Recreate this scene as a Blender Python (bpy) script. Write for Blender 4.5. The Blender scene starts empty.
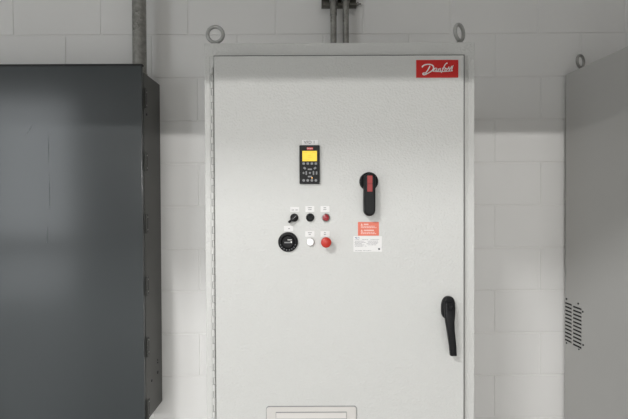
import bpy, bmesh, math, random
from mathutils import Vector, Matrix, Quaternion
random.seed(7)
PI = math.pi
S = bpy.context.scene
COL = S.collection

# ------------------------------------------------------------------ camera
CAM = Vector((0.0, -2.16, 1.5))
F = 453.0
cam_d = bpy.data.cameras.new('camera')
cam_d.sensor_width = 36.0
cam_d.lens = F / 628 * 36
cam_d.clip_start = 0.05
cam = bpy.data.objects.new('camera', cam_d)
COL.objects.link(cam)
RM = Matrix.Rotation(math.radians(90 - 0.75), 3, 'X') @ Matrix.Rotation(math.radians(-0.23), 3, 'Z')
cam.location = CAM
cam.rotation_euler = RM.to_euler()
S.camera = cam


def at(px, py, Y):
    d = RM @ Vector(((px - 314) / F, -(py - 209.5) / F, -1.0))
    return CAM + d * ((Y - CAM.y) / d.y)


# ------------------------------------------------------------------ mesh helpers
class MB:
    def __init__(s):
        s.bm = bmesh.new()

    def _merge(s, tmp, M=None):
        if M is not None:
            tmp.transform(M)
        me = bpy.data.meshes.new('tmp')
        tmp.to_mesh(me)
        tmp.free()
        s.bm.from_mesh(me)
        bpy.data.meshes.remove(me)
        return s

    def box(s, x0, x1, y0, y1, z0, z1, bev=0.0, seg=2, M=None):
        t = bmesh.new()
        bmesh.ops.create_cube(t, size=1)
        for v in t.verts:
            v.co = Vector((x0 if v.co.x < 0 else x1, y0 if v.co.y < 0 else y1, z0 if v.co.z < 0 else z1))
        if bev > 0:
            bmesh.ops.bevel(t, geom=list(t.edges), offset=bev, segments=seg, profile=0.5, affect='EDGES')
        return s._merge(t, M)

    def prism(s, pts, y0, y1, bev=0.0, seg=2, M=None):
        """pts in XZ, extruded from y1 (back) to y0 (front), front edge bevelled"""
        t = bmesh.new()
        f = t.faces.new([t.verts.new((p[0], y1, p[1])) for p in pts])
        r = bmesh.ops.extrude_face_region(t, geom=[f])
        vs = [e for e in r['geom'] if isinstance(e, bmesh.types.BMVert)]
        for v in vs:
            v.co.y = y0
        if bev > 0:
            ed = [e for e in t.edges if all(v in vs for v in e.verts)]
            bmesh.ops.bevel(t, geom=ed, offset=bev, segments=seg, profile=0.5, affect='EDGES')
        bmesh.ops.recalc_face_normals(t, faces=t.faces)
        return s._merge(t, M)

    def lathe(s, prof, c=(0, 0, 0), axis='Y', seg=48):
        """prof: list of (r, h); h runs towards the viewer (-Y) for axis Y, up for axis Z, +X for axis X"""
        t = bmesh.new()
        rings = []
        for r, h in prof:
            if r < 1e-7:
                rings.append([t.verts.new((0, 0, h))])
            else:
                rings.append([t.verts.new((r * math.cos(2 * PI * k / seg), r * math.sin(2 * PI * k / seg), h)) for k in range(seg)])
        for a, b in zip(rings, rings[1:]):
            for k in range(seg):
                k2 = (k + 1) % seg
                q = []
                for v in (a[k % len(a)], a[k2 % len(a)], b[k2 % len(b)], b[k % len(b)]):
                    if v not in q:
                        q.append(v)
                if len(q) > 2:
                    t.faces.new(q)
        bmesh.ops.recalc_face_normals(t, faces=t.faces)
        R = Matrix()
        if axis == 'Y':
            R = Matrix.Rotation(PI / 2, 4, 'X')
        if axis == 'X':
            R = Matrix.Rotation(PI / 2, 4, 'Y')
        return s._merge(t, Matrix.Translation(Vector(c)) @ R)

    def tube(s, path, r, seg=16, cap=True):
        t = bmesh.new()
        pts = [Vector(p) for p in path]
        rad = r if isinstance(r, (list, tuple)) else [r] * len(pts)
        up = None
        prev = None
        for i, p in enumerate(pts):
            d = (pts[min(i + 1, len(pts) - 1)] - pts[max(i - 1, 0)]).normalized()
            if up is None:
                up = Vector((0, 0, 1)) if abs(d.z) < .9 else Vector((1, 0, 0))
            u = (up - d * up.dot(d)).normalized()
            up = u
            w = d.cross(u)
            ring = [t.verts.new(p + (u * math.cos(2 * PI * k / seg) + w * math.sin(2 * PI * k / seg)) * rad[i]) for k in range(seg)]
            if prev:
                for k in range(seg):
                    t.faces.new((prev[k], prev[(k + 1) % seg], ring[(k + 1) % seg], ring[k]))
            elif cap:
                t.faces.new(ring[::-1])
            prev = ring
        if cap:
            t.faces.new(prev)
        bmesh.ops.recalc_face_normals(t, faces=t.faces)
        return s._merge(t)

    def torus(s, c, R, r, M=None, seg=40, rs=14):
        """ring whose hole looks along Y"""
        t = bmesh.new()
        rings = []
        for i in range(seg):
            a = 2 * PI * i / seg
            rings.append([t.verts.new(((R + r * math.cos(b)) * math.cos(a), r * math.sin(b), (R + r * math.cos(b)) * math.sin(a)))
                          for b in [2 * PI * k / rs for k in range(rs)]])
        for i in range(seg):
            for k in range(rs):
                t.faces.new((rings[i][k], rings[i][(k + 1) % rs], rings[(i + 1) % seg][(k + 1) % rs], rings[(i + 1) % seg][k]))
        bmesh.ops.recalc_face_normals(t, faces=t.faces)
        return s._merge(t, Matrix.Translation(Vector(c)) @ (M or Matrix()))

    def ribbon(s, pts, w, y0, y1):
        """a pen stroke in the XZ plane; pts (x, z, width factor)"""
        P = [Vector((p[0], p[1])) for p in pts]
        W = [w * (p[2] if len(p) > 2 else 1) for p in pts]
        # smooth with catmull-rom
        Q, V = [], []
        n = len(P)
        for i in range(n - 1):
            p0, p1, p2, p3 = P[max(i - 1, 0)], P[i], P[i + 1], P[min(i + 2, n - 1)]
            for k in range(5):
                u = k / 5
                Q.append(0.5 * ((2 * p1) + (p2 - p0) * u + (2 * p0 - 5 * p1 + 4 * p2 - p3) * u * u + (3 * p1 - p0 - 3 * p2 + p3) * u ** 3))
                V.append(W[i] * (1 - u) + W[i + 1] * u)
        Q.append(P[-1]); V.append(W[-1])
        t = bmesh.new()
        L = []
        for i, q in enumerate(Q):
            d = (Q[min(i + 1, len(Q) - 1)] - Q[max(i - 1, 0)])
            d = d.normalized() if d.length > 1e-9 else Vector((1, 0))
            nrm = Vector((-d.y, d.x)) * V[i] / 2
            L.append([t.verts.new((q.x + e * nrm.x, yy, q.y + e * nrm.y)) for e in (1, -1) for yy in (y0, y1)])
        for a, b in zip(L, L[1:]):
            for i, j in ((0, 2), (2, 3), (3, 1), (1, 0)):
                t.faces.new((a[i], a[j], b[j], b[i]))
        t.faces.new((L[0][0], L[0][2], L[0][3], L[0][1]))
        t.faces.new((L[-1][0], L[-1][2], L[-1][3], L[-1][1]))
        bmesh.ops.recalc_face_normals(t, faces=t.faces)
        return s._merge(t)

    def text(s, body, size, x, z, y0, y1, align='CENTER'):
        cu = bpy.data.curves.new('t', 'FONT')
        cu.body = body
        cu.size = size
        cu.align_x = align
        cu.align_y = 'CENTER'
        cu.extrude = abs(y1 - y0) / 2
        ob = bpy.data.objects.new('t', cu)
        COL.objects.link(ob)
        bpy.context.view_layer.update()
        me = bpy.data.meshes.new_from_object(ob.evaluated_get(bpy.context.evaluated_depsgraph_get()))
        me.transform(Matrix.Translation((x, (y0 + y1) / 2, z)) @ Matrix.Rotation(PI / 2, 4, 'X'))
        s.bm.from_mesh(me)
        bpy.data.objects.remove(ob)
        bpy.data.curves.remove(cu)
        bpy.data.meshes.remove(me)
        return s

    def build(s, name, mat, parent=None, smooth=35, local=False, loc=None):
        """world coordinates in, mesh relative to its thing's base out"""
        org = Vector((0, 0, 0))
        if parent is not None and not local:
            p = parent
            while p.parent:
                p = p.parent
            org = p.location.copy()
        if loc is not None:
            org = Vector(loc)
        if org.length:
            s.bm.transform(Matrix.Translation(-org))
        me = bpy.data.meshes.new(name)
        s.bm.to_mesh(me)
        s.bm.free()
        me.materials.append(mat)
        if smooth:
            for p in me.polygons:
                p.use_smooth = True
            me.set_sharp_from_angle(angle=math.radians(smooth))
        o = bpy.data.objects.new(name, me)
        COL.objects.link(o)
        if smooth:
            wn = o.modifiers.new('flat_faces', 'WEIGHTED_NORMAL')
            wn.keep_sharp = True
            wn.weight = 100
        if parent is not None:
            o.parent = parent
        elif loc is not None:
            o.location = org
        return o


def thing(name, label, cat, loc, rz=0, group=None):
    o = bpy.data.objects.new(name, None)
    o.empty_display_size = .1
    COL.objects.link(o)
    o.location = loc
    o.rotation_euler = (0, 0, rz)
    tag(o, label, cat, group)
    return o


def tag(o, label, cat, group=None):
    o['label'] = label
    o['category'] = cat
    if group:
        o['group'] = group
    return o


def struct(o):
    o['kind'] = 'structure'
    return o


# ------------------------------------------------------------------ materials
def mat(name, col, rough=.5, metal=0., noise=None, bump=None, emit=None, coat=0., spec=.5, stain=None):
    """noise=(scale, amount) colour variation; bump=(scale, strength, distance)"""
    m = bpy.data.materials.new(name)
    m.use_nodes = True
    N, L = m.node_tree.nodes, m.node_tree.links
    b = N['Principled BSDF']
    b.inputs['Base Color'].default_value = (*col, 1)
    b.inputs['Roughness'].default_value = rough
    b.inputs['Metallic'].default_value = metal
    b.inputs['Coat Weight'].default_value = coat
    b.inputs['Coat Roughness'].default_value = .15
    b.inputs['Specular IOR Level'].default_value = spec
    if emit:
        b.inputs['Emission Color'].default_value = (*emit[0], 1)
        b.inputs['Emission Strength'].default_value = emit[1]
    tc = N.new('ShaderNodeTexCoord')
    src = None
    if noise:
        n = N.new('ShaderNodeTexNoise')
        n.inputs['Scale'].default_value = noise[0]
        n.inputs['Detail'].default_value = 5
        L.new(tc.outputs['Object'], n.inputs['Vector'])
        r = N.new('ShaderNodeValToRGB')
        a = noise[1]
        r.color_ramp.elements[0].position = .3
        r.color_ramp.elements[1].position = .7
        r.color_ramp.elements[0].color = (*[c * (1 - a) for c in col], 1)
        r.color_ramp.elements[1].color = (*[min(1, c * (1 + a)) for c in col], 1)
        L.new(n.outputs['Fac'], r.inputs['Fac'])
        src = r.outputs['Color']
        if stain:
            n2 = N.new('ShaderNodeTexNoise')
            n2.inputs['Scale'].default_value = stain[0]
            n2.inputs['Detail'].default_value = 8
            n2.inputs['Roughness'].default_value = .7
            L.new(tc.outputs['Object'], n2.inputs['Vector'])
            r2 = N.new('ShaderNodeValToRGB')
            r2.color_ramp.elements[0].position = stain[1]
            r2.color_ramp.elements[1].position = stain[1] + stain[2]
            r2.color_ramp.elements[0].color = (0, 0, 0, 1)
            r2.color_ramp.elements[1].color = (1, 1, 1, 1)
            L.new(n2.outputs['Fac'], r2.inputs['Fac'])
            mx = N.new('ShaderNodeMix')
            mx.data_type = 'RGBA'
            L.new(r2.outputs['Color'], mx.inputs['Factor'])
            L.new(src, mx.inputs['A'])
            mx.inputs['B'].default_value = (*stain[3], 1)
            src = mx.outputs['Result']
        L.new(src, b.inputs['Base Color'])
    if bump:
        n = N.new('ShaderNodeTexNoise')
        n.inputs['Scale'].default_value = bump[0]
        n.inputs['Detail'].default_value = 3
        L.new(tc.outputs['Object'], n.inputs['Vector'])
        bp = N.new('ShaderNodeBump')
        bp.inputs['Strength'].default_value = bump[1]
        bp.inputs['Distance'].default_value = bump[2]
        L.new(n.outputs['Fac'], bp.inputs['Height'])
        L.new(bp.outputs['Normal'], b.inputs['Normal'])
    return m


M = {}
M['block'] = mat('painted_block', (.85, .842, .826), .62, noise=(1.6, .025), bump=(230, .35, .0012), spec=.35)
M['plaster'] = mat('white_plaster', (.62, .615, .60), .8, noise=(2, .03))
M['ceil'] = mat('ceiling_paint', (.74, .74, .73), .85, noise=(2, .03))
M['floor'] = mat('grey_concrete', (.66, .655, .64), .3, noise=(3, .12), bump=(40, .2, .002), stain=(1.2, .55, .3, (.58, .57, .55)))
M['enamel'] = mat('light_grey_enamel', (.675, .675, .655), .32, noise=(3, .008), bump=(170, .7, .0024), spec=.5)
M['shade_strip'] = mat('grey_shade_strip', (.19, .19, .185), .8, noise=(60, .05))  # dark grey standing in for shade around the door
M['hinge'] = mat('grey_hinge_leaf', (.36, .36, .35), .5, noise=(60, .05))
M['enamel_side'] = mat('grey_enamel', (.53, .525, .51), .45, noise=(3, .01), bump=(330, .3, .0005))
M['slate'] = mat('slate_enamel', (.021, .028, .031), .5, noise=(2, .05), spec=.5, coat=.65)
M['slate_side'] = mat('slate_enamel_side', (.085, .085, .08), .5, noise=(6, .08))
M['zinc'] = mat('zinc_plated_steel', (.36, .355, .34), .42, .7, noise=(60, .18))
M['ring_paint'] = mat('grey_painted_steel', (.46, .46, .445), .4, .25, noise=(50, .1))
M['conduit'] = mat('galvanised_conduit', (.30, .295, .275), .45, .55, noise=(45, .25), stain=(22, .56, .12, (.09, .085, .075)))
M['strut'] = mat('galvanised_strut', (.14, .135, .115), .5, .5, noise=(60, .3))
M['black'] = mat('black_plastic', (.010, .010, .011), .45, noise=(40, .1), spec=.22)
M['black_matte'] = mat('black_rubber', (.008, .008, .009), .7, noise=(40, .1))
M['dark_gap'] = mat('dark_interior', (.015, .015, .015), .9, noise=(5, .1))
M['red_sign'] = mat('red_nameplate', (.64, .02, .018), .35, noise=(5, .03))
M['red_plastic'] = mat('red_plastic', (.56, .035, .022), .35, noise=(20, .05))
M['red_grip'] = mat('red_insert', (.36, .022, .02), .4, noise=(20, .08))
M['red_lens'] = mat('red_lens', (.36, .03, .04), .3, noise=(90, .15), coat=.5)
M['white_lens'] = mat('white_lens', (.95, .95, .95), .25, noise=(20, .02), emit=((1, 1, 1), .55))
M['bezel'] = mat('satin_bezel', (.33, .31, .30), .35, .6, noise=(30, .1))
M['bezel_light'] = mat('light_bezel', (.6, .59, .57), .35, .3, noise=(30, .05))
M['white'] = mat('white_print', (.9, .89, .87), .5, noise=(20, .02))
M['label'] = mat('white_label', (.86, .85, .84), .45, noise=(20, .02))
M['ink'] = mat('dark_print', (.10, .10, .11), .6, noise=(20, .1))
M['ink_pale'] = mat('grey_print', (.34, .34, .35), .6, noise=(20, .1))
M['ink_blue'] = mat('blue_grey_print', (.22, .28, .42), .6, noise=(20, .1))
M['coral'] = mat('coral_sticker', (.82, .20, .13), .45, noise=(20, .04))
M['pink_ink'] = mat('white_pink_print', (.95, .66, .60), .5, noise=(20, .02))
M['screen'] = mat('yellow_display', (.12, .08, .005), .35, noise=(20, .02), emit=((.98, .70, .015), .92))
M['screen_ink'] = mat('amber_display_marks', (.30, .18, .01), .4, noise=(20, .02), emit=((.85, .50, .02), .7))
M['key'] = mat('grey_key', (.27, .27, .28), .5, noise=(20, .1))
M['amber'] = mat('amber_lamp', (.5, .25, .08), .4, noise=(20, .02), emit=((1, .55, .2), .8))
M['grille'] = mat('warm_grey_plastic', (.70, .675, .645), .5, noise=(8, .02))
M['scuff'] = mat('dull_scuff', (.10, .12, .125), .5, noise=(60, .2))
M['lamp'] = mat('lamp_diffuser', (.9, .9, .9), .5, noise=(3, .01), emit=((1, .985, .95), 3.0))
M['lampbody'] = mat('lamp_housing', (.7, .7, .7), .5, noise=(3, .01))

# ------------------------------------------------------------------ the room
RX0, RX1, RY0, CEIL = -5.6, 4.0, -5.5, 4.5
WX0, WX1, WZ0, WZ1 = -5.4, -3.85, .95, 3.22
OX0, OX1, OZ = -3.65, 3.8, 2.067        # the wide opening behind the photographer
TH = .2

b = MB()
b.box(RX0 - TH, RX1 + TH, -16, TH, -.1, 0)
struct(b.build('floor', M['floor'], smooth=0))
b = MB()
b.box(RX0 - TH, RX1 + TH, RY0 - TH, TH, CEIL, CEIL + .1)
struct(b.build('ceiling', M['ceil'], smooth=0))

# block wall with raked joints: rows of bevelled blocks over a mortar bed
JZ = at(314, 205.8, 0).z
PITCH = .2032
b = MB()
b.box(RX0, RX1, .0036, TH, 0, CEIL)
G = .0032
k0 = -8
row = k0
z = JZ + PITCH * k0
A0, B0 = at(540, 205, 0).x, at(494.3, 205, 0).x
ROWX = {4: (at(538, 15, 0).x, .4145), 3: (at(495, 55, 0).x, .4072)}
while z < CEIL:
    zt = z + PITCH
    # row index counted from the joint at eye level
    x0, pitch = ROWX.get(row, (A0 if row % 2 == 0 else B0, .4064))
    n0 = math.ceil((RX0 - x0) / pitch)
    xs = [RX0] + [x0 + pitch * i for i in range(n0, 60) if RX0 < x0 + pitch * i < RX1] + [RX1]
    for a, c in zip(xs, xs[1:]):
        if c - a < .02:
            continue
        j = random.uniform(-.0004, .0004)
        b.box(a + G, c - G, j, .01, max(z, 0) + G, min(zt, CEIL) - G, bev=.0016, seg=1)
    z = zt
    row += 1
wall = struct(b.build('wall_far', M['block'], smooth=0))

b = MB(); b.box(RX0 - TH, RX0, RY0 - TH, TH, 0, CEIL); struct(b.build('wall_left', M['plaster'], smooth=0))
b = MB(); b.box(RX1, RX1 + TH, RY0 - TH, TH, 0, CEIL); struct(b.build('wall_right', M['plaster'], smooth=0))
b = MB()
b.box(RX0, WX0, RY0 - TH, RY0, 0, CEIL)
b.box(WX1, OX0, RY0 - TH, RY0, 0, CEIL)
b.box(WX0, WX1, RY0 - TH, RY0, .77, WZ0)
b.box(WX0, WX1, RY0 - TH, RY0, WZ1, CEIL)
b.box(OX1, RX1, RY0 - TH, RY0, 0, CEIL)
b.box(OX0, OX1, RY0 - TH, RY0, OZ, CEIL)
struct(b.build('wall_near', M['plaster'], smooth=0))

b = MB()
b.box(RX0, RX1, -2.60, -2.40, 2.66, CEIL)
struct(b.build('blocker_beam_1', M['plaster'], smooth=0))      # unseen beam added to block lamp light above its lower edge

# ------------------------------------------------------------------ main enclosure (light grey, centre)
YB, YD = -.80, -.822          # body front, door front
pTL = at(204.0, 43.0, YB)
xL = at(205.2, 209, YB).x
xR = at(474.7, 209, YB).x
zT = at(340, 42.6, YB).z
YBK = -.03
ENC = thing('electrical_enclosure', 'tall light grey steel enclosure with control keypad, switches and black handles against the block wall',
            'electrical cabinet', ((xL + xR) / 2, (YB + YBK) / 2, 0))
dL, dR = at(214.9, 209, YD).x, at(463.9, 209, YD).x
dT = at(340, 55.6, YD).z
ZB = .12
b = MB()
b.box(xL, xR, YB + .0015, YBK, ZB, zT, bev=.003)
b.box(xL, xR, YB, YB + .02, dT + .004, zT, bev=.0025)                 # top rim
b.box(xL, at(211.0, 209, YB).x, YB, YB + .02, ZB, dT + .006, bev=.0025)           # left rim
b.box(at(468.0, 209, YB).x, xR, YB, YB + .02, ZB, dT + .006, bev=.0035)  # right rim
b.build('cabinet_body', M['enamel'], ENC)
b = MB(); b.box(xL + .01, xR - .01, YB + .03, YBK, 0, ZB + .001, bev=.002); b.build('plinth', M['black_matte'], ENC)
b = MB()
b.box(dL, dR, YD, YD + .0225, ZB + .03, dT, bev=.0022)
b.box(dL + .012, dR - .012, YD + .02, YB + .0062, ZB + .04, dT - .012)
DOOR = b.build('door', M['enamel'], ENC)
b = MB(); b.box(dL - .0054, dR + .0090, YB - .0014, YB + .003, ZB + .04, dT + .0084)
b.build('door_shade_strip', M['shade_strip'], DOOR)  # gasket-like strip, widened and darkened to draw the door's shadow line
# piano hinge
b = MB()
hx = at(213.0, 209, YB - .006).x
zz = at(212, 68.5, YB).z
b.box(hx - .0048, hx + .0048, YB - .0022, YB + .003, ZB + .05, zz, bev=0)
PH = b.build('piano_hinge', M['hinge'], ENC)
b = MB()
k = 0
while zz > ZB + .08:
    r = .0047 if k % 2 == 0 else .0022
    off = -.0006 if k % 2 == 0 else .0008
    b.lathe([(0, 0), (r, 0), (r, .0188), (0, .0188)], (hx + off, YB - .0045, zz - .0188), 'Z', 14)
    zz -= .0206
    k += 1
b.build('hinge_knuckles', M['enamel'], PH)


def eyebolt(parent, c, base_z, ang, local=False, m='ring_paint', R=.0236, r=.0056):
    b = MB()
    b.torus(c, R, r, Matrix.Rotation(ang, 4, 'Z'))
    b.lathe([(0, 0), (.013, 0), (.0145, .002), (.0145, .006), (.010, .009), (.007, .012), (0, .012)], (c[0], c[1], base_z), 'Z', 24)
    return b.build('lifting_eyebolt', M[m], parent, local=local)


e = at(215.3, 34.6, YB + .03)
eyebolt(ENC, e, zT, 0)
e = at(459.3, 32.6, YB + .03)
eyebolt(ENC, e, zT, math.radians(42))['label'] = 'steel lifting ring turned edge-on'

# --- nameplate
p0, p1 = at(416.1, 60.1, YD), at(458.2, 77.7, YD)
b = MB(); b.box(p0.x, p1.x, YD - .0016, YD, p1.z, p0.z, bev=.0006)
NP = b.build('nameplate', M['red_sign'], ENC)
NP['label'] = 'red nameplate with white script lettering'
sx = (p1.x - p0.x) / (548 - 70)
sz = (p0.z - p1.z) / (317 - 115)


def sp(*pts):
    return [(p0.x + (q[0] - 70) * sx, p0.z - (q[1] - 115) * sz, *(q[2:])) for q in pts]


b = MB()
y0, y1 = YD - .0024, YD - .0014
W = 11.5 * sx
b.ribbon(sp((136, 200, 1.2), (146, 184, 1.4), (168, 172, 1.2), (200, 166, 1), (232, 168, 1), (256, 180, 1.2), (266, 200, 1.3), (262, 222, 1.3), (246, 240, 1.2), (222, 256, 1), (192, 272, 1), (166, 284, 1.1), (148, 280, 1.3), (146, 268, 1.2), (164, 264, 1), (186, 268, 1)), W, y0, y1)
b.ribbon(sp((226, 182, .8), (216, 204, 1.1), (202, 230, 1.1), (186, 252, 1), (168, 268, .8)), W, y0, y1)
b.ribbon(sp((302, 212, .9), (286, 210, .9), (272, 224, 1), (268, 240, 1), (278, 246, .9), (292, 234, .8), (304, 212, .9), (300, 232, 1), (306, 244, .9), (318, 236, .7)), W * .9, y0, y1)
b.ribbon(sp((322, 214, .9), (318, 244, 1), (328, 224, .8), (342, 213, .9), (344, 224, 1), (340, 242, 1), (352, 238, .7)), W * .9, y0, y1)
b.ribbon(sp((424, 152, 1.3), (408, 158, 1), (394, 176, 1), (380, 204, 1.1), (366, 236, 1.1), (352, 262, 1)), W, y0, y1)
b.ribbon(sp((362, 212, .8), (384, 208, .8), (402, 206, .7)), W * .8, y0, y1)
b.ribbon(sp((410, 210, .9), (396, 222, 1), (394, 238, 1), (406, 242, .9), (416, 228, .9), (412, 212, .8)), W * .9, y0, y1)
b.ribbon(sp((414, 236, .8), (434, 206, .9), (440, 196, 1), (442, 214, 1), (444, 234, 1), (434, 242, .8)), W * .9, y0, y1)
b.ribbon(sp((444, 238, .8), (462, 206, .9), (472, 188, 1), (472, 214, 1), (472, 236, 1), (462, 242, .8)), W * .9, y0, y1)
b.ribbon(sp((490, 176, .7), (482, 196, .9), (476, 222, 1)), W * .8, y0, y1)
b.ribbon(sp((256, 246, .7), (300, 249, .8), (400, 248, .9), (484, 240, 1)), W * .8, y0, y1)
b.build('script_lettering', M['white'], NP, smooth=0)


def rrect(x0, x1, z0, z1, r, n=5):
    pts = []
    for cx, cz, a0 in ((x1 - r, z1 - r, 0), (x0 + r, z1 - r, 90), (x0 + r, z0 + r, 180), (x1 - r, z0 + r, 270)):
        for k in range(n + 1):
            a = math.radians(a0 + 90 * k / n)
            pts.append((cx + r * math.cos(a), cz + r * math.sin(a)))
    return pts


# --- keypad
def pr(x0, y0_, x1, y1_, Y=YD):
    a, c = at(x0, y0_, Y), at(x1, y1_, Y)
    return a.x, c.x, c.z, a.z


KX0, KX1, KZ0, KZ1 = pr(299.4, 145.6, 319.8, 184.0)
KY = YD - .009
b = MB(); b.prism(rrect(KX0, KX1, KZ0, KZ1, .0025), KY, YD, bev=.0015)
KP = b.build('control_keypad', M['black'], ENC)
KP['label'] = 'black control keypad with lit yellow display'
x0, x1, z0, z1 = pr(302.3, 150.9, 317.0, 161.2, KY)
b = MB(); b.box(x0, x1, KY - .0006, KY + .001, z0, z1); b.build('display_screen', M['screen'], KP)
w, h = x1 - x0, z1 - z0
b = MB()
for (u0, u1, v) in ((.06, .3, .84), (.7, .92, .84), (.4, .6, .54), (.36, .64, .36), (.08, .5, .14)):
    b.box(x0 + u0 * w, x0 + u1 * w, KY - .0009, KY, z0 + v * h - .0007, z0 + v * h + .0007)
b.build('display_marks', M['screen_ink'], KP, smooth=0)
x0, x1, z0, z1 = pr(306.8, 147.3, 313.0, 149.8, KY)
b = MB(); b.box(x0, x1, KY - .0006, KY + .001, z0, z1); b.build('keypad_badge', M['red_sign'], KP)
b = MB(); b.text('Danfoss', .0052, (x0 + x1) / 2, (z0 + z1) / 2 + .0002, KY - .0009, KY - .0003); b.build('badge_lettering', M['white'], KP, smooth=0)


def key(px, py, hw, hh, shape=None, rot=0, m='key'):
    c = at(px, py, KY)
    b = MB()
    if shape == 'round':
        b.lathe([(hw, 0), (hw, .0012), (hw * .8, .0018), (0, .0018)], (c.x, KY, c.z), 'Y', 20)
    else:
        Mx = Matrix.Translation((c.x, 0, c.z)) @ Matrix.Rotation(rot, 4, 'Y')
        b.prism(rrect(-hw, hw, -hh, hh, min(hw, hh) * .6, 3), KY - .0018, KY, bev=.0004, seg=1, M=Mx)
    return b.build('key', M[m], KP)


for px in (303.7, 307.8, 311.9, 315.9):
    key(px, 163.6, .0038, .0034)
    key(px, 180.4, .0040, 0, 'round')
key(309.9, 173.0, .0032, 0, 'round')
key(309.9, 169.3, .0062, .0022)
key(309.9, 176.6, .0062, .0022)
key(306.3, 173.0, .0022, .0058)
key(313.5, 173.0, .0022, .0058)
key(304.7, 168.2, .0040, .0030, rot=.6)
key(315.0, 168.2, .0040, .0030, rot=-.6)
key(303.6, 173.0, .0026, .0030)
key(316.6, 173.0, .0024, .0048)
c = at(312.0, 177.9, KY)
b = MB(); b.lathe([(.0022, 0), (.0022, .001), (0, .0022)], (c.x, KY, c.z), 'Y', 16)
b.build('indicator_lamp', M['amber'], KP)


def plate(px0, py0, px1, py1, marks, name='label_plate', text=None, size=.01, tilt=0):
    x0, x1, z0, z1 = pr(px0, py0, px1, py1)
    b = MB(); b.prism(rrect(x0, x1, z0, z1, .0008, 2), YD - .0012, YD)
    o = b.build(name, M['label'], ENC)
    w, h = x1 - x0, z1 - z0
    b = MB()
    if text:
        for t, u in text:
            b.text(t, size, x0 + u * w, z0 + h * .5, YD - .0017, YD - .0011)
    for u0, u1, v in marks:
        # a row of small strokes, too small to read
        u = u0
        while u < u1:
            du = random.choice((.05, .07, .09))
            b.box(x0 + u * w, x0 + min(u1, u + du) * w, YD - .0016, YD - .001, z0 + v * h - .0009, z0 + v * h + .0009)
            u += du + .025
    b.build('printed_lettering', M['ink'], o, smooth=0)
    return o


plate(302.0, 140.0, 317.9, 144.9, (), text=(('VFD', .36), ('1', .76)), size=.0125)['label'] = 'white label printed VFD 1'
plate(290.3, 207.0, 299.2, 211.9, ((.16, .42, .4), (.58, .88, .4)))
plate(305.4, 206.1, 314.3, 212.0, ((.28, .74, .72), (.34, .68, .4)))
plate(320.5, 206.1, 329.5, 212.0, ((.34, .62, .72), (.32, .66, .4)))
plate(284.0, 225.9, 293.2, 231.4, ((.46, .66, .5),))
plate(305.2, 231.2, 314.4, 236.7, ((.3, .72, .72), (.38, .62, .4)))
plate(320.6, 231.2, 329.7, 236.7, ((.36, .58, .72), (.36, .58, .4)))

# --- selector switch
c = at(294.3, 217.6, YD)
b = MB(); b.lathe([(.0122, 0), (.0122, .003), (.0112, .0055), (.0095, .006), (.0095, .004), (0, .004)], (c.x, YD, c.z), 'Y', 40)
SEL = b.build('selector_switch', M['black'], ENC)
b = MB()
Mx = Matrix.Translation((c.x, 0, c.z)) @ Matrix.Rotation(math.radians(-41), 4, 'Y')
b.prism([(-.0215, -.0026), (-.0205, -.0034), (.0085, -.0040), (.0095, 0), (.0085, .0040), (-.0205, .0034), (-.0215, .0026)], YD - .0185, YD - .003, bev=.0012, M=Mx)
b.build('selector_lever', M['black'], SEL)
b = MB(); b.box(-.006, .0085, YD - .0190, YD - .0183, -.0005, .0005, M=Mx); b.build('pointer_line', M['ink_pale'], SEL)


def button(px, py, kind):
    c = at(px, py, YD)
    b = MB()
    r = .0122
    bm_ = {'black': 'black', 'red': 'bezel', 'white': 'bezel_light'}[kind]
    b.lathe([(r, 0), (r, .004), (r * .94, .0065), (r * .84, .007), (r * .80, .005), (r * .80, 0)], (c.x, YD, c.z), 'Y', 40)
    nm = 'push_button' if kind == 'black' else 'pilot_light'
    root = b.build(nm, M[bm_], ENC)
    root['label'] = {'black': 'black push button', 'red': 'red pilot light in grey bezel', 'white': 'lit white pilot light'}[kind]
    b = MB()
    if kind == 'black':
        b.lathe([(r * .78, 0), (r * .78, .0048), (r * .70, .0058), (r * .3, .0052), (0, .0050)], (c.x, YD, c.z), 'Y', 40)
        b.build('button_cap', M['black'], root)
    else:
        b.lathe([(r * .80, 0), (r * .80, .008), (r * .72, .0105), (r * .4, .0122), (0, .0126)], (c.x, YD, c.z), 'Y', 40)
        b.build('lens', M['red_lens' if kind == 'red' else 'white_lens'], root)


button(310.1, 217.5, 'black')
button(325.8, 217.5, 'red')
button(310.3, 241.9, 'white')

# --- emergency stop mushroom
c = at(325.9, 241.7, YD)
b = MB(); b.lathe([(.0122, 0), (.0122, .005), (.0098, .009), (.0098, .018), (0, .018)], (c.x, YD, c.z), 'Y', 40)
ES = b.build('emergency_stop', M['bezel_light'], ENC)
b = MB(); b.lathe([(.0085, .017), (.0142, .019), (.0153, .022), (.0153, .027), (.0145, .0305), (.012, .0325), (.006, .034), (0, .0343)], (c.x, YD, c.z), 'Y', 48)
b.build('mushroom_button', M['red_plastic'], ES)

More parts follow.
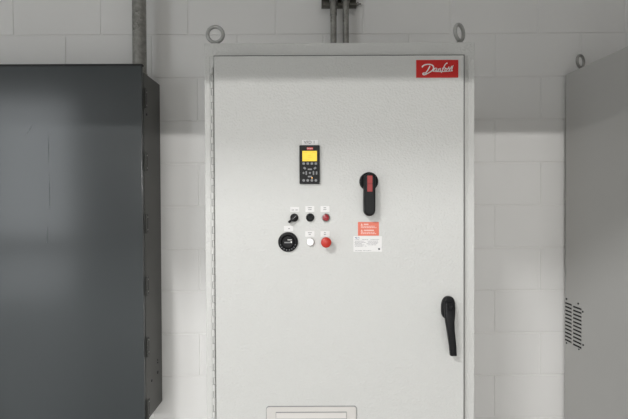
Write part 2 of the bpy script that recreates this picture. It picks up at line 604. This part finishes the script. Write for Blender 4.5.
# --- large round black socket
c = at(288.1, 241.9, YD)
b = MB(); b.lathe([(.0293, 0), (.0293, .004), (.0278, .0075), (.0245, .009), (.0215, .009), (.0195, .0075), (.0180, .0045), (0, .0045)], (c.x, YD, c.z), 'Y', 56)
RS = b.build('round_key_socket', M['black'], ENC)
RS['label'] = 'large round black key socket'
b = MB(); b.lathe([(.0172, .003), (.0172, .0072), (.0160, .0085), (0, .0085)], (c.x, YD, c.z), 'Y', 48)
b.build('socket_core', M['black'], RS)
b = MB()
b.box(c.x - .001, c.x + .0115, YD - .0092, YD - .0083, c.z + .0058, c.z + .0076)
b.box(c.x + .008, c.x + .0115, YD - .0092, YD - .0083, c.z - .0025, c.z + .0025)
b.build('white_print', M['white'], RS, smooth=0)
b = MB(); b.box(c.x - .0105, c.x + .007, YD - .0091, YD - .0083, c.z - .003, c.z + .0008); b.build('grey_print', M['key'], RS, smooth=0)
b = MB()
for a in range(200, 341, 20):
    a = math.radians(a)
    b.box(-.0008, .0008, YD - .0096, YD - .0088, -.0018, .0018,
          M=Matrix.Translation((c.x + .0232 * math.cos(a), 0, c.z + .0232 * math.sin(a))) @ Matrix.Rotation(-a + PI / 2, 4, 'Y'))
b.build('scale_marks', M['key'], RS, smooth=0)

# --- rotary disconnect
c = at(368.6, 181.6, YD)
b = MB(); b.lathe([(.0275, 0), (.0275, .008), (.0262, .0115), (.0235, .013), (.0215, .0125), (.020, .010), (0, .010)], (c.x, YD, c.z), 'Y', 56)
RD = b.build('disconnect_switch', M['black'], ENC)
RD['label'] = 'black rotary disconnect with long grip and red stripe'
cb = at(369.5, 210.4, YD - .03)
ct = at(369.6, 178.0, YD - .03)
hw = .0162
pts = []
for k in range(13):
    a = PI + PI * k / 12
    pts.append((cb.x + hw * math.cos(a), cb.z + hw * math.sin(a)))
for k in range(13):
    a = PI * k / 12
    pts.append((ct.x + hw * 1.02 * math.cos(a), ct.z + hw * .8 * math.sin(a)))
b = MB(); b.prism(pts, YD - .040, YD - .009, bev=.006, seg=4)
b.build('switch_lever', M['black'], RD)
x0, x1, z0, z1 = pr(367.3, 175.6, 372.4, 191.6, YD - .04)
b = MB()
b.box(x0, x1, YD - .0413, YD - .0395, z0, (z0 + z1) / 2 - .0003, bev=.0004)
b.box(x0, x1, YD - .0420, YD - .0395, (z0 + z1) / 2 + .0003, z1, bev=.0004)
b.build('red_insert', M['red_grip'], RD)

# --- stickers
x0, x1, z0, z1 = pr(357.9, 222.0, 378.9, 235.6)
b = MB(); b.prism(rrect(x0, x1, z0, z1, .0012, 2), YD - .0007, YD)
WS = b.build('warning_sticker', M['coral'], ENC)
w, h = x1 - x0, z1 - z0
b = MB()
for vb in (.84, .40):
    # triangle mark and a bold heading, two lines of small print
    b.prism([(x0 + .13 * w, z0 + (vb - .09) * h), (x0 + .23 * w, z0 + (vb - .09) * h), (x0 + .18 * w, z0 + (vb + .07) * h)], YD - .0011, YD - .0006)
    b.box(x0 + .28 * w, x0 + (.50 if vb > .5 else .76) * w, YD - .0011, YD - .0006, z0 + (vb - .05) * h, z0 + (vb + .03) * h)
    for dv, ue in ((.15, .80), (.25, .88)):
        u = .14
        while u < ue:
            du = random.choice((.05, .08, .11))
            b.box(x0 + u * w, x0 + min(ue, u + du) * w, YD - .0011, YD - .0006, z0 + (vb - dv) * h - .0010, z0 + (vb - dv) * h + .0010)
            u += du + .02
b.build('sticker_lettering', M['pink_ink'], WS, smooth=0)

x0, x1, z0, z1 = pr(353.4, 236.2, 381.9, 251.6)
b = MB(); b.prism(rrect(x0, x1, z0, z1, .0012, 2), YD - .0006, YD)
DS = b.build('data_sticker', M['label'], ENC)
w, h = x1 - x0, z1 - z0
b = MB()
for v, spans in ((.78, ((.04, .2), (.3, .52), (.6, .9))), (.68, ((.06, .36), (.5, .86))), (.60, ((.04, .44), (.52, .88))),
                 (.52, ((.06, .30), (.46, .84))), (.44, ((.04, .38), (.5, .8))), (.36, ((.06, .34), (.40, .46))), (.07, ((.06, .30), (.34, .62)))):
    for u0, u1 in spans:
        u = u0
        while u < u1:
            du = random.choice((.02, .035, .05))
            b.box(x0 + u * w, x0 + min(u1, u + du) * w, YD - .0010, YD - .0005, z0 + v * h - .0007, z0 + v * h + .0007)
            u += du + .014
b.build('fine_print', M['ink_pale'], DS, smooth=0)
b = MB(); b.ribbon([(x0 + .05 * w, z0 + .90 * h), (x0 + .10 * w, z0 + .94 * h), (x0 + .09 * w, z0 + .86 * h), (x0 + .16 * w, z0 + .90 * h), (x0 + .22 * w, z0 + .88 * h)], .0014, YD - .0011, YD - .0005)
b.build('script_mark', M['ink_blue'], DS, smooth=0)
b = MB(); b.lathe([(.0030, 0), (.0030, .0011), (0, .0011)], (x0 + .90 * w, YD, z0 + .17 * h), 'Y', 18)
b.build('round_mark', M['ink'], DS)

# --- swing handle at the right of the door
b = MB()
oc = at(447.4, 307.0, YD)
pts = []
for k in range(36):
    a = 2 * PI * k / 36
    ex = .0195 * math.copysign(abs(math.cos(a)) ** .75, math.cos(a))
    ez = .0330 * math.copysign(abs(math.sin(a)) ** .8, math.sin(a))
    pts.append((oc.x + ex + .002 * math.sin(a), oc.z + ez))
b.prism(pts, YD - .016, YD, bev=.006, seg=4)
DH = b.build('door_handle', M['black'], ENC)
DH['label'] = 'black swing handle'
b = MB()
lv = [(449.3, 302, -.018, 10.5), (449.6, 308, -.026, 11.2), (449.6, 315, -.032, 10.6), (449.8, 322, -.036, 9.0), (450.6, 330, -.038, 8.0),
      (451.6, 338, -.038, 7.4), (452.6, 346, -.038, 7.0), (453.2, 355.2, -.037, 6.6)]
t = bmesh.new()
prev = None
for (px, py, dy, wd) in lv:
    q = at(px, py, YD + dy)
    s_ = (q.y - CAM.y) / F
    hw_, hd = wd * s_ / 2, .0085
    ring = []
    for k in range(20):
        a = 2 * PI * k / 20
        ring.append(t.verts.new((q.x + hw_ * math.copysign(abs(math.cos(a)) ** .6, math.cos(a)),
                                 YD + dy + hd * math.copysign(abs(math.sin(a)) ** .6, math.sin(a)), q.z)))
    if prev:
        for k in range(20):
            t.faces.new((prev[k], prev[(k + 1) % 20], ring[(k + 1) % 20], ring[k]))
    else:
        t.faces.new(ring)
    prev = ring
t.faces.new(prev)
bmesh.ops.recalc_face_normals(t, faces=t.faces)
b._merge(t)
b.build('handle_lever', M['black'], DH)
q = at(450.6, 307.5, YD - .035)
b = MB(); b.lathe([(.0078, -.012), (.0078, .0015), (.0068, .0026), (.0055, .0026), (.0050, .0008), (0, .0008)], (q.x, YD - .035, q.z), 'Y', 28)
b.build('lock_cylinder', M['black'], DH)

# --- ventilation grille low on the door
x0, x1, _, z1 = pr(266.6, 406.6, 356.4, 418)
z0 = z1 - (x1 - x0)
b = MB(); b.prism(rrect(x0 - .0016, x1 + .0016, z0 - .0016, z1 + .0016, .009, 6), YD - .0016, YD); GS = b
b = MB()
GO = rrect(x0, x1, z0, z1, .008, 6)
b.prism(GO, YD - .0045, YD, bev=.0015)
b.prism(rrect(x0 + .003, x1 - .003, z0 + .003, z1 - .003, .006, 6), YD - .0055, YD - .004, bev=.0006)
GR = b.build('ventilation_grille', M['grille'], ENC)
GS.build('grille_gap_shade', M['key'], GR)  # dark rim painting the shaded gap around the grille
b = MB(); xa, xb, _, za = pr(276.2, 412.4, 346.2, 418, YD - .006); b.box(xa - .0012, xb + .0012, YD - .0062, YD - .005, z0 + .012, za + .0012); b.build('louvre_recess', M['key'], GR, smooth=0)
b = MB(); xa, xb, _, za = pr(276.2, 412.6, 346.2, 418, YD - .006)
n = 10
step = (za - (z0 + .02)) / n
for i in range(n):
    zt_ = za - i * step
    tt = bmesh.new()
    prof = [(YD - .0052, zt_), (YD - .0075, zt_ - .001), (YD - .0110, zt_ - step + .0065), (YD - .0052, zt_ - step + .0055)]
    A = [tt.verts.new((xa, p[0], p[1])) for p in prof]
    B = [tt.verts.new((xb, p[0], p[1])) for p in prof]
    tt.faces.new(A); tt.faces.new(B[::-1])
    for k in range(4):
        tt.faces.new((A[k], A[(k + 1) % 4], B[(k + 1) % 4], B[k]))
    bmesh.ops.recalc_face_normals(tt, faces=tt.faces)
    b._merge(tt)
b.build('louvre', M['grille'], GR, smooth=0)
xm = (x0 + x1) / 2
b = MB(); b.box(xm - .018, xm + .018, YD - .0066, YD - .005, z1 - .0115, z1 - .005, bev=.0007); b.build('catch', M['grille'], GR)

# ------------------------------------------------------------------ slate enclosure on the left
LX = -.7305
zlt = at(158.8, 83.6, -.02).z
zlb = at(162.7, 402.8, -.02).z
LE = thing('wall_enclosure', 'dark slate grey wall-mounted enclosure at the left, glossy door with exposed side hinges', 'electrical cabinet', (LX - .5, -.11, zlb))
b = MB(); b.box(LX - 1.0, LX, -.205, -.0, zlb, zlt, bev=.002)
b.build('cabinet_body', M['slate_side'], LE)
b = MB(); b.box(LX - 1.02, LX - .002, -.223, -.206, zlb - .03, 2.093, bev=.003)
SD = b.build('door', M['slate'], LE)
b = MB(); b.box(LX - 1.02, LX + .0012, -.2245, -.203, 2.089, 2.0985, bev=.002)
b.build('top_seal', M['black_matte'], SD)
for (q0, q1) in (((31.5, 126), (26, 135)), ((48, 136), (48.3, 163)), ((49, 176), (49.5, 207)), ((47.5, 228), (46.5, 243))):
    a, c = at(*q0, -.2233), at(*q1, -.2233)
    b = MB()
    b.ribbon([(a.x, a.z, .3), ((a.x + c.x) / 2 + .001, (a.z + c.z) / 2, 1), (c.x, c.z, .3)], .0028, -.2234, -.2229)
    b.build('scuff_mark', M['scuff'], SD, smooth=0)
for (ya, yb_) in ((88, 108.5), (151.5, 171.5), (213.5, 233.5), (276, 295.5), (337, 356.5), (399, 420)):
    za, zb_ = at(146, ya, -.19).z, at(146, yb_, -.19).z
    b = MB()
    b.box(LX, LX + .0022, -.198, -.172, zb_ + .004, za - .004, bev=.0006)
    hn = b.build('hinge', M['black'], LE)
    b = MB()
    zc = zb_
    seg = (za - zb_) / 5
    for i in range(5):
        b.lathe([(0, 0), (.0046, 0), (.0046, seg * .94), (0, seg * .94)], (LX + .0035, -.196, zc), 'Z', 14)
        zc += seg
    b.build('hinge_knuckle', M['slate_side'], hn)
    for zs_ in (za - .016, zb_ + .016):
        b = MB(); b.lathe([(.003, 0), (.003, .0015), (0, .002)], (LX + .002, -.178, zs_), 'X', 12)
        b.build('hinge_screw', M['zinc'], hn)
for (px, py, r) in ((147.4, 114.5, .0055), (156.3, 359.9, .004), (156.3, 362.5, .004), (156.3, 372.3, .0075), (150.2, 380.6, .0055)):
    Y = CAM.y + LX * F / (px - 314)
    z = at(px, py, Y).z
    b = MB(); b.lathe([(r, 0), (r, .0016), (r * .7, .0022), (0, .0022)], (LX - .0002, Y, z), 'X', 18)
    b.build('hole_plug', M['black_matte'], LE)

# ------------------------------------------------------------------ grey enclosure on the right
RW = at(565.3, 209, -.02)
zrt = at(565.5, 74.6, -.02).z
YAW = math.radians(3.5)
RE = thing('electrical_enclosure', 'grey enclosure at the right edge seen side-on, slotted vent near its rear edge', 'electrical cabinet', (RW.x, -.02, 0), YAW)
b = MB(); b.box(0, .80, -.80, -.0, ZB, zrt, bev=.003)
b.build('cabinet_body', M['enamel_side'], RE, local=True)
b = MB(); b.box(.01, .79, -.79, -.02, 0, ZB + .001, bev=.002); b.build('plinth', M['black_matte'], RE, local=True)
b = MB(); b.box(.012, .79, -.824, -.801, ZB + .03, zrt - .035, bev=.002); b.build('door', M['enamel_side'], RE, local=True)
eyebolt(RE, (.034, -.056, zrt + .045), zrt, math.radians(27), local=True, m='zinc', R=.0270, r=.0062)
# vent: two columns of eleven slots
zv0 = at(566, 302.2, -.02).z
b = MB()
rowp = .01735
VT = None
slots = []
for ci, (ta, tb) in enumerate(((.004, .052), (.064, .122))):
    for i in range(11):
        zc = zv0 - .0025 - rowp * i - (.004 if ci else 0)
        slots.append((ta, tb, zc))
b.box(-.0012, .0004, -.128, -.002, zv0 - rowp * 11 - .006, zv0 + .006, bev=.0004)
VT = b.build('vent_panel', M['enamel_side'], RE, local=True)
b = MB()
for ta, tb, zc in slots:
    b.box(-.0017, -.0010, -tb, -ta, zc - .0046, zc + .0046)
b.build('vent_slot', M['dark_gap'], VT, local=True, smooth=0)
b = MB()
for ta, tb, zc in slots:
    # each slot's hood bulges out over its lower half
    tt = bmesh.new()
    prof = [(-.0012, zc - .0072), (-.0036, zc - .0062), (-.0038, zc - .0050), (-.0012, zc - .0025)]
    A = [tt.verts.new((p[0], -tb + .002, p[1])) for p in prof]
    B = [tt.verts.new((p[0], -ta - .002, p[1])) for p in prof]
    tt.faces.new(A); tt.faces.new(B[::-1])
    for k in range(4):
        tt.faces.new((A[k], A[(k + 1) % 4], B[(k + 1) % 4], B[k]))
    bmesh.ops.recalc_face_normals(tt, faces=tt.faces)
    b._merge(tt)
b.build('louvre', M['enamel_side'], VT, local=True, smooth=0)
for (px, py) in ((566.8, 299.0), (578.4, 303.6), (583.0, 311.8), (567.0, 343.0), (583.4, 345.0), (579.2, 349.2)):
    # find the point on the yawed side panel
    d = RM @ Vector(((px - 314) / F, -(py - 209.5) / F, -1.0))
    nrm = Vector((-math.cos(YAW), -math.sin(YAW), 0))
    tpar = (Vector((RW.x, -.02, 0)) - CAM).dot(nrm) / d.dot(nrm)
    P = CAM + d * tpar - Vector((RW.x, -.02, 0))
    yl = P.y * math.cos(YAW) - P.x * math.sin(YAW)
    b = MB(); b.lathe([(.0042, 0), (.0042, -.0020), (.003, -.0030), (0, -.0030)], (-.0004, yl, P.z), 'X', 14)
    b.build('screw', M['black'], RE, local=True)

# ------------------------------------------------------------------ conduits and strut
def conduit(px, py, Y, r, zb_, label, group=None, coup=None):
    c = at(px, py, Y)
    root = thing('conduit', label, 'conduit', (c.x, Y, zb_), 0, group)
    b = MB()
    b.lathe([(0, 0), (r, 0), (r, CEIL - zb_), (0, CEIL - zb_)], (c.x, Y, zb_), 'Z', 32)
    b.build('pipe', M['conduit'], root)
    b = MB()
    b.lathe([(r, .0), (r + .006, .0), (r + .007, .003), (r + .007, .012), (r + .003, .014), (r + .003, .022), (r, .024)], (c.x, Y, zb_), 'Z', 24)
    b.build('locknut', M['conduit'], root)
    if coup:
        z = at(px, coup, Y).z
        b = MB(); b.lathe([(r, 0), (r + .0018, .0005), (r + .0018, .045), (r, .0455)], (c.x, Y, z), 'Z', 32)
        b.build('coupling', M['conduit'], root)
    return root, c


conduit(139.3, 25, -.105, .0303, zlt, 'thick mottled grey conduit rising from the slate enclosure at the left', 'conduits rising from the enclosures')
YC = -.0575
ra, ca = conduit(333.5, 25, YC, .0142, zT + .0005, 'left of the two thin conduits above the light grey enclosure', 'conduits rising from the enclosures', coup=15.8)
rb, cb = conduit(345.8, 25, YC, .0142, zT + .0005, 'right of the two thin conduits above the light grey enclosure', 'conduits rising from the enclosures')
zs0 = at(339, 8.8, 0).z
xs0, xs1 = at(321.6, 5, -.03).x, at(356.6, 5, -.03).x
ST = thing('strut_channel', 'dark galvanised strut channel clamping the two thin conduits to the wall', 'bracket', ((xs0 + xs1) / 2, 0, zs0))
b = MB()
H = .041
b.box(xs0, xs1, -.004, 0, zs0, zs0 + H)
b.box(xs0, xs1, -.041, -.002, zs0, zs0 + .003)
b.box(xs0, xs1, -.041, -.002, zs0 + H - .003, zs0 + H)
b.box(xs0, xs1, -.042, -.039, zs0, zs0 + .010, bev=.0008)
b.box(xs0, xs1, -.042, -.039, zs0 + H - .010, zs0 + H, bev=.0008)
b.build('channel', M['strut'], ST, smooth=0)
for c in (ca, cb):
    b = MB()
    pts = []
    for k in range(17):
        a = PI * k / 16
        pts.append((c.x + .0165 * math.cos(a), YC - .0165 * math.sin(a)))
    tt = bmesh.new()
    prev = None
    path = [(c.x + .0165, -.030)] + pts + [(c.x - .0165, -.030)]
    for i, p in enumerate(path):
        cc = Vector((c.x, YC if 0 < i < len(path) - 1 else p[1]))
        d = (Vector(p) - cc).normalized() * .002
        v = [tt.verts.new((p[0] + e * d.x, p[1] + e * d.y, zz_)) for e, zz_ in ((0, zs0 + .008), (1, zs0 + .008), (1, zs0 + .033), (0, zs0 + .033))]
        if prev:
            for k in range(4):
                tt.faces.new((prev[k], prev[(k + 1) % 4], v[(k + 1) % 4], v[k]))
        prev = v
    bmesh.ops.recalc_face_normals(tt, faces=tt.faces)
    b._merge(tt)
    b.build('pipe_clamp', M['zinc'], ST)
b = MB()
b.lathe([(.010, 0), (.010, .007), (.004, .009), (.004, .02), (0, .02)], (xs1 + .003, -.012, zs0 + .018), 'X', 6)
b.build('end_bolt', M['zinc'], ST)

# ------------------------------------------------------------------ light
W_ = bpy.data.worlds.new('world')
S.world = W_
W_.use_nodes = True
bg = W_.node_tree.nodes['Background']
bg.inputs['Color'].default_value = (.97, .98, 1, 1)
bg.inputs['Strength'].default_value = .15


def area(name, loc, target, sx_, sy_, power, col=(1, .985, .96)):
    l = bpy.data.lights.new(name, 'AREA')
    l.shape = 'RECTANGLE'
    l.size, l.size_y = sx_, sy_
    l.energy = power
    l.color = col
    o = bpy.data.objects.new(name, l)
    COL.objects.link(o)
    o.location = loc
    d = Vector(target) - Vector(loc)
    o.rotation_euler = d.to_track_quat('-Z', 'Y').to_euler()
    return o


area('far_tube_lamp', (-.4, -14.0, 2.41), (.4, 0, 1.8), 9.0, .035, 475)
area('high_lamp', (-2.2, -5.0, 4.1), (.6, 0, 1.2), 1.0, .06, 124, (1, 1, .995))
area('room_lamp', (-1.2, -2.2, 3.7), (.1, 0, 1.6), .3, .2, 2.0)
area('ceiling_lamp', (.75, -2.25, 4.1), (.75, 0, 1.8), 1.8, .3, 5.0)
area('window_light_low', ((WX0 + WX1) / 2, RY0 - TH - .01, .385), ((WX0 + WX1) / 2, 0, .385), WX1 - WX0, .77, 12, (.93, .97, 1))
area('window_light_high', ((WX0 + WX1) / 2, RY0 - TH - .01, (WZ0 + WZ1) / 2), ((WX0 + WX1) / 2, 0, (WZ0 + WZ1) / 2), WX1 - WX0, WZ1 - WZ0, 56, (.93, .97, 1))

S.view_settings.view_transform = 'Standard'
S.view_settings.look = 'None'
S.view_settings.exposure = 0
S.view_settings.gamma = 1
S.view_settings.use_curve_mapping = False
S.cycles.use_denoising = True
S.cycles.max_bounces = 8
S.cycles.caustics_reflective = False
S.cycles.caustics_refractive = False
